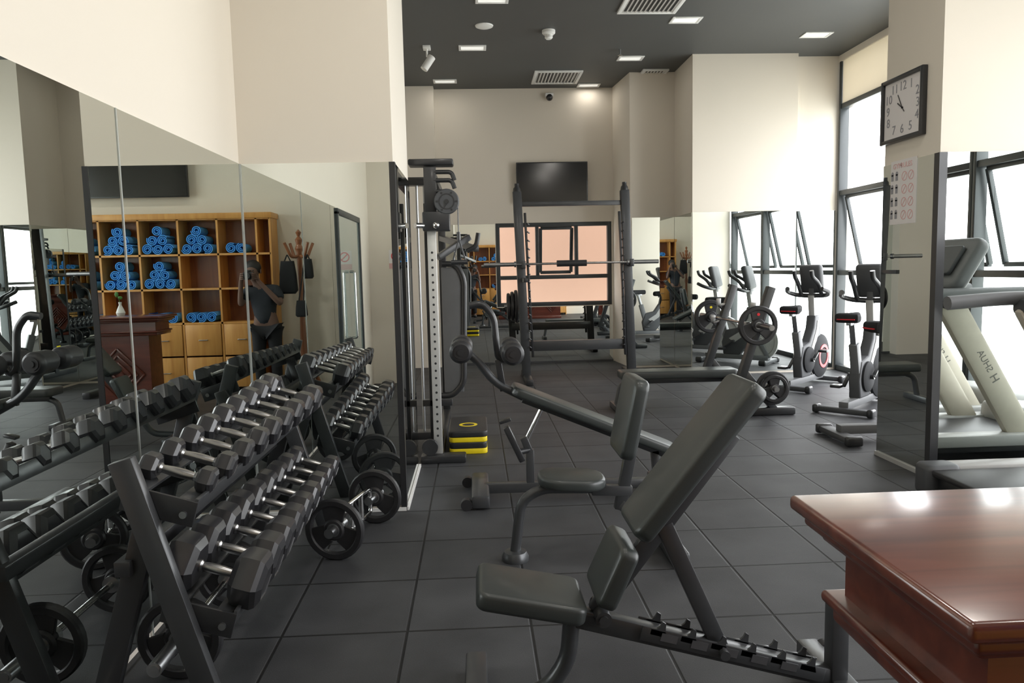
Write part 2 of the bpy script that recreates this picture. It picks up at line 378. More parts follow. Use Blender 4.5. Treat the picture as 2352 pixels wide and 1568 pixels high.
def dumbbell(ap,hl,grip,label,loc,group):
    r=ap/math.cos(R(30)); root=thing('hex_dumbbell',label,'dumbbell',loc,group,False); root.rotation_euler=(0,RT,0)
    for s in (-1,1):
        b=MB(); prof=[(0,0),(r*.3,0),(r*.74,0),(r*.95,hl*.17),(r,hl*.3),(r,hl*.74),(r*.9,hl*.88),(r*.62,hl),(r*.6,hl*.97),(0,hl*.97)]
        mx=Matrix.Translation((s*grip/2,0,ap))@Matrix.Rotation(R(90*s),4,'Y')
        b.lathe(prof,mx,6,R(30)); b.build('head',HEXR,root,ang=20)
    b=MB(); g=grip/2+.01
    b.lathe([(0,-g),(.019,-g),(.019,-g*.8),(.0135,-g*.7),(.0165,-g*.3),(.017,0),(.0165,g*.3),(.0135,g*.7),(.019,g*.8),(.019,g),(0,g)],Matrix.Translation((0,0,ap))@AXX,16)
    b.build('handle',HANDLE,root)
NU=9
for tier,cc in (('upper',UC),('lower',LC)):
    for i in range(NU):
        q=i/(NU-1)
        if tier=='upper': y=2.47+i*.183; ap=.041+.027*q; hl=.06+.040*q; gr=.13
        else: y=2.45+i*.186; ap=.087-.028*q; hl=.110-.030*q; gr=.118
        od=['nearest','second','third','fourth','fifth','sixth','seventh','eighth','farthest'][i]
        dumbbell(ap,hl,gr,'%s black hex dumbbell on the %s tier of the rack, counted from the near end'%(od,tier),cc+Vector((0,y,0)),'hex dumbbells on the %s tier'%tier)
# ---------------------------------------------------------------- plates and bars
def plate(Rp,th,label,loc,axis,group=None,col=None):
    root=thing('weight_plate',label,'weight plate',loc,group,False)
    root.rotation_mode='QUATERNION'; root.rotation_quaternion=Vector(axis).to_track_quat('Z','Y')
    b=MB(); h=th/2
    b.lathe([(Rp*.76,-h*.6),(Rp*.80,-h),(Rp*.95,-h),(Rp,-h*.6),(Rp,h*.6),(Rp*.95,h),(Rp*.80,h),(Rp*.76,h*.6),(Rp*.76,-h*.6)],None,32); b.build('rim',RUBBER,root)
    b=MB()
    b.lathe([(.027,-h),(Rp*.3,-h),(Rp*.36,-h*.5),(Rp*.36,h*.5),(Rp*.3,h),(.027,h),(.027,-h)],None,24)
    for k in range(3):
        a=R(90+120*k); m=Matrix.Rotation(a,4,'Z')
        b.prism([(Rp*.25,-Rp*.3),(Rp*.8,-Rp*.42),(Rp*.8,Rp*.42),(Rp*.25,Rp*.3)],-h*.45,h*.45,m,.003,1)
    b.build('web',RUBBER,root)
    b=MB(); b.lathe([(.0262,-h*1.04),(.034,-h*1.04),(.034,h*1.04),(.0262,h*1.04),(.0262,-h*1.04)],None,20); b.build('sleeve_ring',STEEL,root)
    if col:
        b=MB(); b.cyl((0,Rp*.56,h*.4),(0,Rp*.56,h*.55),Rp*.075,seg=16); b.build('colour_badge',col,root)
    return root
def barbell(name,label,p0,p1,sl,mid=None,cat='barbell',pad=None):
    p0=Vector(p0);p1=Vector(p1);dv=(p1-p0).normalized(); root=thing(name,label,cat,(p0+p1)/2)
    b=MB(); b.cyl(p0+dv*sl,p1-dv*sl,.014,seg=14); b.build('shaft',CHROME,root)
    for a,e in ((p0,1),(p1,-1)):
        b=MB(); b.cyl(a,a+dv*e*sl,.0255,seg=18); b.cyl(a+dv*e*sl,a+dv*e*(sl+.025),.036,seg=18); b.cyl(a-dv*e*.004,a,.018,seg=14); b.build('sleeve',STEEL,root)
    if pad:
        b=MB(); m=(p0+p1)/2; b.cyl(m-dv*pad/2,m+dv*pad/2,.04,seg=20); b.build('neck_pad',RUBBER,root)
    return root
bx=-1.09
barbell('barbell','chrome barbell lying on the floor behind the legs of the dumbbell rack',(bx,2.38,.151),(bx,3.38,.151),.26)
plate(.15,.04,'black grip plate on the near end of the barbell under the rack',(bx,2.60,.151),(0,-1,0))
plate(.15,.04,'black grip plate on the far end of the barbell under the rack',(bx,3.16,.151),(0,-1,0))
pa=W(768,1205,Y=3.66); pb=W(862,1130,Y=4.2)
pa.z=pb.z=.157; dv=(pb-pa).normalized()
hb=thing('hammer_curl_bar','short chrome bar with parallel grips lying beside the pillar','barbell',(pa+pb)/2)
for a,e in ((pa,-1),(pb,1)):
    b=MB(); b.cyl(a-dv*e*-.07,a+dv*-e*.11,.025,seg=18); b.build('sleeve',STEEL,hb)
b=MB(); q0=pa+dv*.08;q1=pb-dv*.08; up=Vector((0,0,1))
b.tube([q0,q0+up*.07,q1+up*.07,q1,q1-up*.07,q0-up*.07,q0],.012,.03)
for t in (.33,.67):
    m=q0.lerp(q1,t); b.cyl(m-up*.07,m+up*.07,.014)
b.build('grip_frame',CHROME,hb)
plate(.157,.035,'black grip plate on the floor bar nearest the camera beside the rack',pa,-dv)
plate(.157,.035,'black grip plate on the floor bar against the pillar corner',pb-dv*.01,-dv)
# ---------------------------------------------------------------- foreground adjustable bench
Y0=2.27
bn=thing('adjustable_bench','large adjustable bench with raised backrest in the foreground','weight bench',(.5,Y0,0))
b=MB(); b.pad((-.02,Y0,.446),(.315,Y0,.375),.26,.058,.035,.015); b.build('seat',VINYL,bn)
b=MB(); b.pad((.37,Y0,.395),(.456,Y0,.58),.25,.062,.03,.016); b.build('lumbar_pad',VINYL,bn)
b=MB(); b.pad((.48,Y0,.61),(.855,Y0,1.072),.25,.060,.035,.016); b.build('backrest',VINYL,bn)
b=MB(); b.bar((.27,Y0,.335),(1.17,Y0,.075),.05,.06); b.bar((1.155,Y0,.06),(1.155,Y0,.34),.055,.06); o=b.build('frame',GREY,bn)
def bz(x): return .335-.289*(x-.27)+.03
b=MB()
for sy in (-.034,.034):
    b.bar((.5,Y0+sy,bz(.5)-.02),(1.1,Y0+sy,bz(1.1)-.02),.008,.05)
    for i in range(6):
        x=.53+.098*i; mx=Matrix.Translation((x,Y0+sy,bz(x)-.006))@Matrix.Rotation(R(90),4,'X')@Matrix.Rotation(R(-16),4,'Z')
        b.prism([(0,-.01),(.055,-.01),(.046,.012),(.042,.034),(.030,.038),(.026,.022),(.018,.012),(0,.010)],-.004,.004,mx)
o=b.build('adjustment_ladder',GREY,bn)
for i in range(5):
    x=.585+.098*i; b=MB(); b.bar((x-.022,Y0-.039,bz(x-.022)-.016),(x+.03,Y0-.039,bz(x+.03)-.016),.003,.026,bev=0); b.build('wear_plate',STEEL,o)
b=MB(); b.tube([(-.03,Y0,.06),(.19,Y0,.075),(.27,Y0,.18),(.285,Y0,.37)],.028,.12); b.build('front_leg',GREY,bn)
b=MB(); b.bar((-.03,2.0,.04),(-.03,2.55,.04),.075,.075,bev=.01); b.build('front_foot',GREY,bn)
b=MB(); b.bar((1.17,2.04,.045),(1.17,2.52,.045),.08,.075,bev=.01); b.build('rear_foot',GREY,bn)
for y in (2.06,2.48):
    b=MB(); b.cyl((1.225,y-.02,.045),(1.225,y+.02,.045),.045); b.build('wheel',RUBBER,bn)
b=MB(); b.bar((.58,Y0,.62),(.77,Y0,.19),.055,.035,(0,1,0)); b.cyl((.765,Y0-.06,.2),(.765,Y0+.06,.2),.016); b.build('support_strut',GREY,bn)
b=MB(); b.bar((.36,Y0,.34),(.80,Y0,.91),.06,.03,(0,1,0)); b.bar((.2,Y0,.36),(.36,Y0,.32),.06,.03); b.build('backrest_spine',GREY,bn)
b=MB(); b.cyl((.375,Y0-.065,.34),(.375,Y0+.065,.34),.026); b.cyl((.375,Y0-.072,.34),(.375,Y0-.065,.34),.015); b.build('pivot',GREY,bn)
# ---------------------------------------------------------------- utility bench
Y1=3.56
ub=thing('utility_bench','short upright utility bench with small seat behind the large bench','weight bench',(.55,Y1,0))
b=MB(); b.pad((.285,Y1,.41),(.615,Y1,.39),.27,.056,.11,.018); b.build('seat',VINYL,ub)
b=MB(); b.pad((.70,Y1,.52),(.78,Y1,.905),.33,.072,.05,.02,(0,0,1)); b.build('backrest',VINYL,ub)
b=MB(); b.tube([(.62,Y1,.35),(.30,Y1,.36),(.20,Y1,.30),(.165,Y1,.04)],.026,.14); b.build('front_leg',GREY,ub)
b=MB(); b.lathe([(0,0),(.066,0),(.068,.02),(.055,.045),(.028,.05),(0,.05)],Matrix.Translation((.165,Y1,0)),24); b.build('foot_pad',GREY,ub)
b=MB(); b.bar((.55,Y1,.345),(.75,Y1,.335),.05,.05); b.bar((.80,Y1,.80),(.69,Y1,.24),.055,.045,(0,1,0)); b.bar((.69,Y1,.27),(.94,Y1,.06),.05,.05,(0,1,0)); b.build('frame',GREY,ub)
b=MB(); b.bar((.95,3.36,.04),(.95,3.82,.04),.08,.075,bev=.012); b.build('rear_foot',GREY,ub)
# ---------------------------------------------------------------- decline bench
Y2=4.6
db=thing('decline_bench','long sloping decline sit up bench with foam leg rollers behind the utility bench','weight bench',(.6,Y2,0))
b=MB(); b.pad((.215,Y2,.70),(1.26,Y2,.262),.28,.056,.06,.016); b.build('sloped_pad',VINYL,db)
b=MB(); b.bar((.28,Y2,.63),(1.20,Y2,.24),.05,.05,(0,1,0)); b.bar((1.12,Y2,.27),(1.14,Y2,.05),.05,.05,(0,1,0)); b.bar((.02,Y2,.06),(1.16,Y2,.06),.06,.06); b.build('frame',GREY,db)
rl=[(-.095,.955),(.215,.935)]
for (x,z) in rl:
    for y0,y1 in ((4.37,4.56),(4.64,4.83)):
        b=MB(); b.lathe([(0,0),(.05,0),(.066,.015),(.07,.03),(.066,.05),(.07,.07),(.066,.09),(.07,.11),(.066,.13),(.07,.15),(.066,.175),(.05,y1-y0),(0,y1-y0)],Matrix.Translation((x,y0,z))@AX,24); q=b.build('foam_roller',RUBBER,db)
        yy=y0 if y0<4.5 else y1; e=-1 if y0<4.5 else 1
        b=MB(); b.cyl((x,yy,z),(x,yy+e*.006,z),.04); b.cyl((x,yy+e*.006,z),(x,yy+e*.014,z),.02); b.build('end_cap',BLACK,q)
    b=MB(); b.cyl((x,4.37,z),(x,4.83,z),.016); b.build('roller_axle',STEEL,db)
b=MB(); b.tube([(-.095,Y2,.955),(0,Y2,.88),(.11,Y2,.73),(.30,Y2,.63)],.026,.1); b.build('roller_arm',GREY,db)
b=MB(); b.tube([(.215,Y2,.935),(.17,Y2,.87),(.13,Y2,.90),(.11,Y2,1.15),(.04,Y2,1.235),(-.04,Y2,1.22)],.022,.1); b.bar((.13,Y2,.88),(.16,Y2,.68),.04,.03,(0,1,0)); b.build('hand_grip',BLACK,db)
b=MB(); b.bar((.32,Y2,.06),(.32,Y2,.30),.05,.05,(0,1,0)); b.bar((.32,Y2,.28),(.28,Y2,.38),.045,.045,(0,1,0)); b.build('post',GREY,db)
b=MB(); b.cyl((.30,Y2,.36),(.43,Y2,.62),.016); b.build('piston',CHROME,db)
b=MB(); b.bar((.17,Y2-.05,.46),(.27,Y2-.05,.24),.04,.06,(0,1,0),.008); b.bar((.13,Y2-.05,.49),(.20,Y2-.05,.51),.05,.02); b.cyl((.24,Y2-.06,.30),(.32,Y2,.30),.02); b.build('lever',BLACK,db)
b=MB(); b.bar((.0,4.33,.05),(.0,4.87,.05),.11,.08,bev=.015); b.build('front_foot',GREY,db)
for y in (4.36,4.84):
    b=MB(); b.cyl((-.085,y-.025,.035),(-.085,y+.025,.035),.035); b.build('wheel',RUBBER,db)
b=MB(); b.bar((1.16,4.38,.04),(1.16,4.82,.04),.08,.07,bev=.012); b.build('rear_foot',GREY,db)
# ---------------------------------------------------------------- aerobic step
sx=-.085
st=thing('aerobic_step','black and yellow aerobic step platform by the cable machine','step',(sx,5.98,0))
b=MB(); b.pad((sx,5.72,.022),(sx,6.32,.022),.30,.044,.04,.008); b.build('lower_riser',YELLOW,st)
b=MB(); b.pad((sx,5.72,.069),(sx,6.32,.069),.295,.05,.04,.006); b.build('middle_riser',BLACK,st)
b=MB(); b.pad((sx,5.72,.114),(sx,6.32,.114),.30,.04,.04,.006); b.build('upper_riser',YELLOW,st)
b=MB(); b.pad((sx,5.715,.158),(sx,6.325,.158),.31,.048,.05,.01); b.build('platform',RUBBER,st)
b=MB(); b.lathe([(.05,0),(.075,0),(.075,.002),(.05,.002),(.05,0)],Matrix.Translation((sx,5.98,.181)),24); b.build('emblem',YELLOW,st)
# ---------------------------------------------------------------- cable machine
cm=thing('cable_machine','tall black and chrome cable crossover machine beside the left pillar','cable machine',(-.3,5.55,0))
b=MB(); b.bar((-.44,5.52,.03),(-.10,5.52,.03),.12,.06,bev=.012); b.bar((-.31,5.55,.04),(-.31,7.3,.04),.07,.07); b.build('base',BLACK,cm)
b=MB(); b.bar((-.31,5.55,.06),(-.31,5.55,1.80),.065,.05,(0,1,0)); b.build('chrome_column',SILVER,cm)
b=MB()
for i in range(26): b.cyl((-.31,5.5245,.2+i*.055),(-.31,5.5235,.2+i*.055),.009,seg=10)
b.build('hole_row',BLACK,cm)
b=MB(); b.bar((-.31,5.56,1.78),(-.31,5.56,2.2),.09,.07,(0,1,0)); b.bar((-.31,5.62,.06),(-.31,5.62,2.2),.05,.05,(0,1,0)); b.build('upper_post',BLACK,cm)
b=MB(); b.box((-.30,5.58,2.23),(.33,.16,.045),bev=.012); b.build('top_cap',BLACK,cm)
for z in (2.02,2.10,2.16):
    b=MB(); b.tube([(-.28,5.54,z),(-.15,5.54,z),(-.13,5.54,z-.06)],.016,.03); b.build('pull_up_grip',BLACK,cm)
b=MB(); b.lathe([(0,-.02),(.085,-.02),(.092,-.012),(.08,0),(.092,.012),(.085,.02),(0,.02)],Matrix.Translation((-.19,5.48,1.94))@AX,28); q=b.build('pulley',DGREY,cm)
b=MB(); b.lathe([(.05,0),(.058,0),(.058,.004),(.05,.004),(.05,0)],Matrix.Translation((-.19,5.457,1.94))@AX,24); b.cyl((-.19,5.45,1.94),(-.19,5.46,1.94),.016)
for k in range(6): b.cyl((-.19+.07*math.cos(k*1.047),5.457,1.94+.07*math.sin(k*1.047)),(-.19+.07*math.cos(k*1.047),5.459,1.94+.07*math.sin(k*1.047)),.008,seg=10)
b.build('pulley_boss',BLACK,q)
b=MB(); b.box((-.27,5.53,1.80),(.2,.13,.14),bev=.01); b.bar((-.27,5.50,1.80),(-.19,5.48,1.94),.05,.03); b.build('carriage',BLACK,cm)
b=MB(); b.sphere((-.27,5.445,1.77),.026); b.cyl((-.27,5.45,1.77),(-.27,5.52,1.77),.012); b.build('chrome_knob',CHROME,cm)
b=MB(); b.cyl((-.42,5.44,1.77),(-.34,5.50,1.77),.02); b.build('chrome_knob',CHROME,cm)
b=MB(); b.cyl((-.11,5.48,1.93),(-.11,5.48,1.72),.004,seg=8); b.build('cable',BLACK,cm)
b=MB(); b.cyl((-.11,5.48,1.72),(-.11,5.48,1.66),.014); b.tube([(-.11,5.48,1.67),(-.16,5.48,1.50)],.006); b.tube([(-.11,5.48,1.67),(-.06,5.48,1.50)],.006); b.cyl((-.17,5.48,1.50),(-.05,5.48,1.50),.017); b.build('cable_handle',BLACK,cm)
for x in (-.44,-.38):
    b=MB(); b.cyl((x,5.95,.12),(x,5.95,2.12),.011); b.build('guide_rod',STEEL,cm)
b=MB(); b.box((-.40,5.95,2.14),(.22,.12,.06),bev=.006); b.bar((-.31,5.6,2.17),(-.31,7.3,2.17),.06,.06); b.build('top_beam',BLACK,cm)
b=MB(); b.bar((-.31,7.3,.05),(-.31,7.3,2.2),.07,.07,(0,1,0)); b.build('rear_post',BLACK,cm)
b=MB(); b.box((-.40,5.95,.12),(.22,.14,.06),bev=.006); b.bar((-.36,5.72,.08),(-.36,5.72,1.95),.03,.05,(0,1,0)); b.bar((-.43,5.72,.42),(-.2,5.72,.42),.05,.05); b.build('inner_frame',BLACK,cm)
sh=[W(1015,606,Y=7.0),W(1048,606,Y=7.0),W(1066,640,Y=7.0),W(1066,880,Y=7.0),W(1040,908,Y=7.0),W(1010,908,Y=7.0)]
b=MB(); b.tube(sh,.028,.09); b.build('shroud_frame',BLACK,cm)
b=MB(); b.box(((sh[0].x+sh[2].x)/2-.02,7.02,(sh[1].z+sh[4].z)/2),(sh[2].x-sh[0].x-.02,.03,sh[1].z-sh[4].z-.06),bev=.008); b.build('shroud_panel',MGREY,cm)
b=MB(); b.bar((-.31,7.2,1.75),(.02,6.4,1.62),.05,.05); b.tube([(-.06,6.3,1.60),(.02,6.3,1.64),(.04,6.3,1.75)],.02,.04); b.bar((-.30,6.2,1.55),(-.04,6.35,1.72),.06,.05); b.build('press_arm',BLACK,cm)
b=MB(); b.lathe([(0,-.02),(.06,-.02),(.05,0),(.06,.02),(0,.02)],Matrix.Translation((-.37,5.50,.12))@AX,20); b.build('floor_pulley',BLACK,cm)
# ---------------------------------------------------------------- squat rack
YR=9.55
xl=W(1205,800,Y=YR).x; xr=W(1447,800,Y=YR).x
sr=thing('squat_rack','tall black squat rack standing before the far wall window','squat rack',((xl+xr)/2,YR,0))
for s,x in ((-1,xl),(1,xr)):
    b=MB(); b.bar((x+.02,YR,.05),(x-.06,YR,2.42),.11,.10,(0,1,0),.006); o=b.build('upright',GREY,sr)
    b=MB(); b.lathe([(0,0),(.05,0),(.045,.04),(.03,.06),(.028,.1),(0,.1)],Matrix.Translation((x-.06,YR,2.42)),16); b.build('finial',BLACK,o)
    xi=x-s*.085
    b=MB(); b.bar((xi+.02,YR-.03,.3),(xi-.05,YR-.03,2.15),.03,.05,(0,1,0))
    for i in range(16): b.bar((xi-.012-.014*s,YR-.05,.42+i*.105),(xi-.012+.014*s,YR-.07,.44+i*.105),.02,.015)
    b.build('hook_strip',BLACK,sr)
    b=MB(); b.bar((x+.02,YR-.55,.04),(x+.02,YR+.45,.04),.09,.08,bev=.01); b.build('foot',BLACK,sr)
    b=MB(); b.bar((x,YR-.05,1.46),(x,YR-.16,1.46),.05,.03); b.bar((x,YR-.16,1.45),(x,YR-.16,1.54),.05,.02,(0,1,0)); b.build('bar_hook',GREY,sr)
b=MB(); b.bar((xl-.05,YR,2.26),(xr-.05,YR,2.26),.05,.06); b.build('top_crossbar',GREY,sr)
b=MB(); b.bar((xl,YR+.02,.44),(xr,YR+.02,.44),.09,.13); b.build('lower_crossbar',GREY,sr)
b=MB(); b.bar((xl,YR+.1,1.30),(xl,YR-.45,1.30),.05,.05); b.build('safety_arm',BLACK,sr)
b=MB(); b.cyl((xl,YR+.02,.95),(xl,YR+.30,.95),.024); b.cyl((xl,YR+.28,.95),(xl-.24,YR+.28,.95),.024); b.build('storage_peg',STEEL,sr)
for i,l in enumerate(('inner','middle','outer')):
    plate(.215-.02*i,.04,'%s black plate on the storage peg left of the squat rack'%l,(xl-.085-.05*i,YR+.28,.95),(1,0,0))
bl=W(1112,607,Y=9.42); br=W(1512,598,Y=9.42)
barbell('barbell','long barbell with a black neck pad resting on the squat rack hooks',(bl.x,9.42,1.50),(br.x,9.42,1.50),.38,pad=.38)
# ---------------------------------------------------------------- flat bench press station
YP=7.35
ob=thing('bench_press','flat bench press station with angled bar uprights at mid room','weight bench',(2.1,YP,0))
b=MB(); b.pad((1.43,YP,.355),(2.62,YP,.355),.28,.08,.05,.02); b.build('bench_pad',VINYL,ob)
b=MB(); b.bar((1.5,YP,.29),(2.7,YP,.29),.06,.06); b.tube([(1.55,YP,.29),(1.44,YP,.25),(1.40,YP,.03)],.028,.08); b.bar((1.40,YP-.2,.03),(1.40,YP+.2,.03),.07,.06,bev=.01); b.build('frame',GREY,ob)
for y in (6.85,7.85):
    p0=Vector((2.46,y,.25));p1=Vector((2.78,y,1.22))
    b=MB(); b.bar(p0,p1,.07,.09,(0,1,0),.006); b.bar((2.53,y,.42),(2.83,y,.05),.06,.07,(0,1,0)); o=b.build('upright',GREY,ob)
    b=MB(); b.bar((2.58,y,.04),(3.02,y,.04),.09,.075,bev=.015); b.build('foot',BLACK,ob)
    for z in (.84,1.02):
        x=2.46+.33*(z-.25); b=MB(); b.bar((x-.02,y,z),(x-.10,y,z-.02),.05,.02); b.bar((x-.10,y,z-.02),(x-.10,y,z+.06),.05,.015,(0,1,0)); b.build('bar_hook',STEEL,o)
    b=MB(); e=-1 if y<7 else 1; b.cyl((2.76,y,.28),(2.76,y+e*.22,.28),.024); b.build('storage_peg',STEEL,ob)
b=MB(); b.bar((2.53,6.85,.30),(2.53,7.85,.30),.06,.06); b.build('crossbar',GREY,ob)
barbell('barbell','loaded barbell on the hooks of the bench press station',(2.62,6.42,.87),(2.60,8.4,.87),.36)
plate(.185,.045,'black grip plate with a red badge on the near end of the bench press barbell',(2.617,6.74,.87),(0,-1,0),col=RED)
plate(.185,.045,'black grip plate with a yellow badge on the far end of the bench press barbell',(2.603,8.08,.87),(0,-1,0),col=YELLOW)
plate(.16,.045,'black plate on the low storage peg of the bench press station, nearest the camera',(2.76,6.735,.28),(0,-1,0))
plate(.13,.035,'small black plate stacked in front on the low peg of the bench press station',(2.76,6.69,.28),(0,-1,0))
# ---------------------------------------------------------------- exercise bikes
def bike(label,loc,rz,rf=-.48,big=False):
    t=thing('exercise_bike',label,'exercise bike',(0,0,0),'exercise bikes along the windows',False)
    for x,n in ((rf,'rear_foot'),(.48,'front_foot')):
        fw=.11 if big and x==rf else .08
        b=MB(); b.bar((x,-.26,.045),(x,.26,.045),fw,.055,bev=.015); o=b.build(n,DGREY,t)
        for y in (-.25,.25):
            b=MB(); b.bar((x,y-.03,.045),(x,y+.03,.045),fw+.025,.08,bev=.02,seg=3); b.build('foot_cap',BLACK,o)
    b=MB(); b.bar((rf,0,.09),(.48,0,.09),.09,.07); b.bar((-.08,0,.1),(-.24,0,.66),.09,.085,(0,1,0),.012); b.bar((.48,0,.09),(.32,0,.36),.06,.06,(0,1,0)); b.build('frame',MGREY,t)
    b=MB(); b.prism([(-.19,.12),(-.22,.30),(-.16,.48),(.02,.52),(.13,.68),(.16,.82),(.28,.82),(.33,.58),(.28,.42),(.12,.20),(.05,.12)],-.055,.055,XZ,.018); sh_=b.build('body_shell',DGREY,t)
    for s in (-1,1):
        b=MB(); b.prism([(-.10,.36),(.06,.46),(.19,.66),(.21,.76),(.235,.76),(.245,.62),(.12,.40),(-.02,.30)],-.003,.003,Matrix.Translation((0,s*.057,0))@XZ); b.build('side_stripe',LGREY,sh_)
    b=MB(); b.lathe([(0,-.02),(.06,-.03),(.07,-.015),(.22,-.012),(.23,-.028),(.275,-.028),(.275,.028),(.23,.028),(.22,.012),(.07,.015),(.06,.03),(0,.02)],Matrix.Translation((.34,0,.33))@AX,40); o=b.build('flywheel',LGREY,t)
    b=MB(); b.lathe([(0,-.085),(.18,-.085),(.255,-.055),(.262,-.03),(0,-.03)],Matrix.Translation((.34,0,.33))@AX,40); q=b.build('flywheel_cover',MATTE,t)
    b=MB(); b.lathe([(.105,-.092),(.14,-.092),(.14,-.08),(.105,-.08),(.105,-.092)],Matrix.Translation((.34,0,.33))@AX,30); b.build('red_ring',RED,q)
    b=MB(); b.lathe([(0,-.09),(.12,-.09),(.15,-.075),(.15,-.05),(0,-.05)],Matrix.Translation((-.03,0,.32))@AX,28); b.build('chain_guard',MATTE,t)
    for s,a in ((-1,.6),(1,.6+math.pi)):
        px,pz=-.03+.17*math.cos(a),.32+.17*math.sin(a)
        b=MB(); b.bar((-.03,s*.115,.32),(px,s*.115,pz),.02,.035,(0,1,0)); b.cyl((-.03,0,.32),(-.03,s*.125,.32),.022); b.box((px,s*.18,pz),(.11,.10,.03),bev=.008); b.build('crank',BLACK,t)
    b=MB(); b.bar((-.225,0,.6),(-.30,0,.86),.05,.055,(0,1,0)); b.bar((-.40,0,.86),(-.22,0,.86),.045,.035); b.build('seat_post',STEEL,t)
    b=MB(); b.prism([(.17,-.025),(.185,0),(.17,.025),(.0,.05),(-.08,.115),(-.14,.105),(-.155,0),(-.14,-.105),(-.08,-.115),(.0,-.05)],-.045,.045,Matrix.Translation((-.32,0,.915)),.03); o=b.build('saddle',MATTE,t)
    b=MB(); b.prism([(-.08,.08),(-.135,.08),(-.15,0),(-.135,-.08),(-.08,-.08)],-.004,.004,Matrix.Translation((-.345,0,.905)),.0); b.build('red_accent',RED,o)
    b=MB(); b.bar((.215,0,.76),(.17,0,1.06),.06,.07,(0,1,0)); b.build('handle_post',LGREY,t)
    b=MB(); b.tube([(-.04,-.2,1.14),(.07,-.25,1.10),(.17,-.18,1.06),(.18,0,1.05),(.17,.18,1.06),(.07,.25,1.10),(-.04,.2,1.14)],.026,.08); b.tube([(.17,-.12,1.06),(.07,-.12,1.2),(-.07,-.1,1.28),(-.09,-.1,1.35)],.024,.06); b.tube([(.17,.12,1.06),(.07,.12,1.2),(-.07,.1,1.28),(-.09,.1,1.35)],.024,.06); b.build('handlebar',BLACK,t)
    b=MB(); b.box((.17,0,1.25),(.09,.26,.34),Euler((0,R(-15),0)),.035,3); b.bar((.18,0,1.0),(.18,0,1.14),.06,.06,(0,1,0)); o=b.build('console',DGREY,t)
    b=MB(); b.box((.127,0,1.265),(.01,.18,.20),Euler((0,R(-15),0)),.003); b.build('display',SCREEN,o)
    t.location=loc; t.rotation_euler=(0,0,rz); return t
bk=bike('exercise bike farthest from the camera, in full view by the far windows',(3.83,8.42,0),R(43))
dup(bk,(3.79,7.05,0),R(43),'exercise bike half hidden behind the right pillar, saddle beside its mirror')
bike('exercise bike almost wholly behind the right pillar, only its rear foot in view',(3.62,5.78,0),0,-.70,True)
# ---------------------------------------------------------------- treadmills
def treadmill(label,loc):
    t=thing('treadmill',label,'treadmill',(0,0,0),'treadmills facing the windows',False)
    b=MB(); b.ext(.06,1.75,-.36,.36,.07,.15,bev=.01); b.build('deck',BLACK,t)
    b=MB(); b.ext(.02,1.5,-.26,.26,.15,.19,bev=.015); b.build('running_belt',RUBBER,t)
    for s in (-1,1):
        b=MB(); b.ext(.10,1.55,s*.27,s*.41,.12,.205,bev=.015); b.build('side_rail',LGREY,t)
        b=MB(); b.pad((.0,s*.335,.115),(.22,s*.335,.115),.17,.19,.05,.03); b.build('rear_cap',DGREY,t)
        b=MB(); b.bar((1.25,s*.31,.10),(.62,s*.31,1.17),.19,.07,(0,1,0),.025); o=b.build('mast',BEIGE,t)
        if s>0:
            dvv=Vector((-.63,0,1.07)).normalized(); yv=Vector((0,1,0)); fy_=s*.31+.0358
            rm=Matrix((dvv,yv.cross(dvv),yv)).transposed().to_4x4()
            m0=Vector((.92,fy_,.68))
            b=MB(); b.text('SHUA',.068,Matrix.Translation(m0+dvv*.05)@rm); b.build('lettering',INK,o)
            b=MB(); b.text('H',.085,Matrix.Translation(m0-dvv*.095)@rm); b.build('emblem',INK,o)
        b=MB(); b.tube([(.15,s*.36,1.18),(.48,s*.36,1.20),(1.15,s*.34,1.20)],.042,.1); b.build('handrail',MGREY,t)
    b=MB(); b.pad((1.35,0,.22),(1.88,0,.17),.80,.22,.12,.06); b.build('motor_hood',LGREY,t)
    b=MB(); b.bar((.66,-.38,1.15),(.66,.38,1.15),.20,.10,bev=.03); b.build('crossbar',DGREY,t)
    b=MB(); b.pad((.72,0,1.21),(.94,0,1.58),.56,.10,.08,.035); o=b.build('console',MGREY,t)
    b=MB(); b.pad((.742,0,1.315),(.862,0,1.515),.38,.03,.03,.008); o2=b.build('display',DGREY,o); o2.location=(-.030,0,.020)
    for x in (.3,1.6):
        for y in (-.33,.33):
            b=MB(); b.cyl((x,y,0),(x,y,.09),.03); b.build('levelling_foot',BLACK,t)
    t.location=loc; return t
tm=treadmill('treadmill nearest the right pillar, its rear end showing beyond the desk',(2.68,3.95,0))
dup(tm,(2.98,2.95,0),0,'treadmill second from the right pillar, seen only in mirrors')
# ---------------------------------------------------------------- reception desk
dk=thing('reception_desk','polished mahogany reception desk corner at the lower right','desk',(1.4,.95,0))
b=MB(); b.ext(.522,2.5,.735,1.20,1.025,1.05,bev=.008,seg=3); b.build('top',MAHTOP,dk)
b=MB(); b.ext(.54,2.5,.75,1.182,1.003,1.025,bev=.007,seg=3); b.ext(.56,2.5,.775,1.16,.985,1.004,bev=.006,seg=2); b.build('cornice',MAHOG,dk)
b=MB(); b.ext(.59,2.48,.80,1.135,.89,.99); b.build('upper_body',MAHOG,dk)
b=MB(); b.ext(.562,2.5,.78,1.165,.878,.898,bev=.008,seg=3); b.ext(.575,2.5,.79,1.15,.85,.88,bev=.008,seg=2); b.build('moulding',MAHOG,dk)
b=MB(); b.ext(.68,2.46,.80,1.10,.06,.86); b.ext(.66,2.48,.80,1.12,0,.08,bev=.006); o=b.build('lower_body',MAHOG,dk)
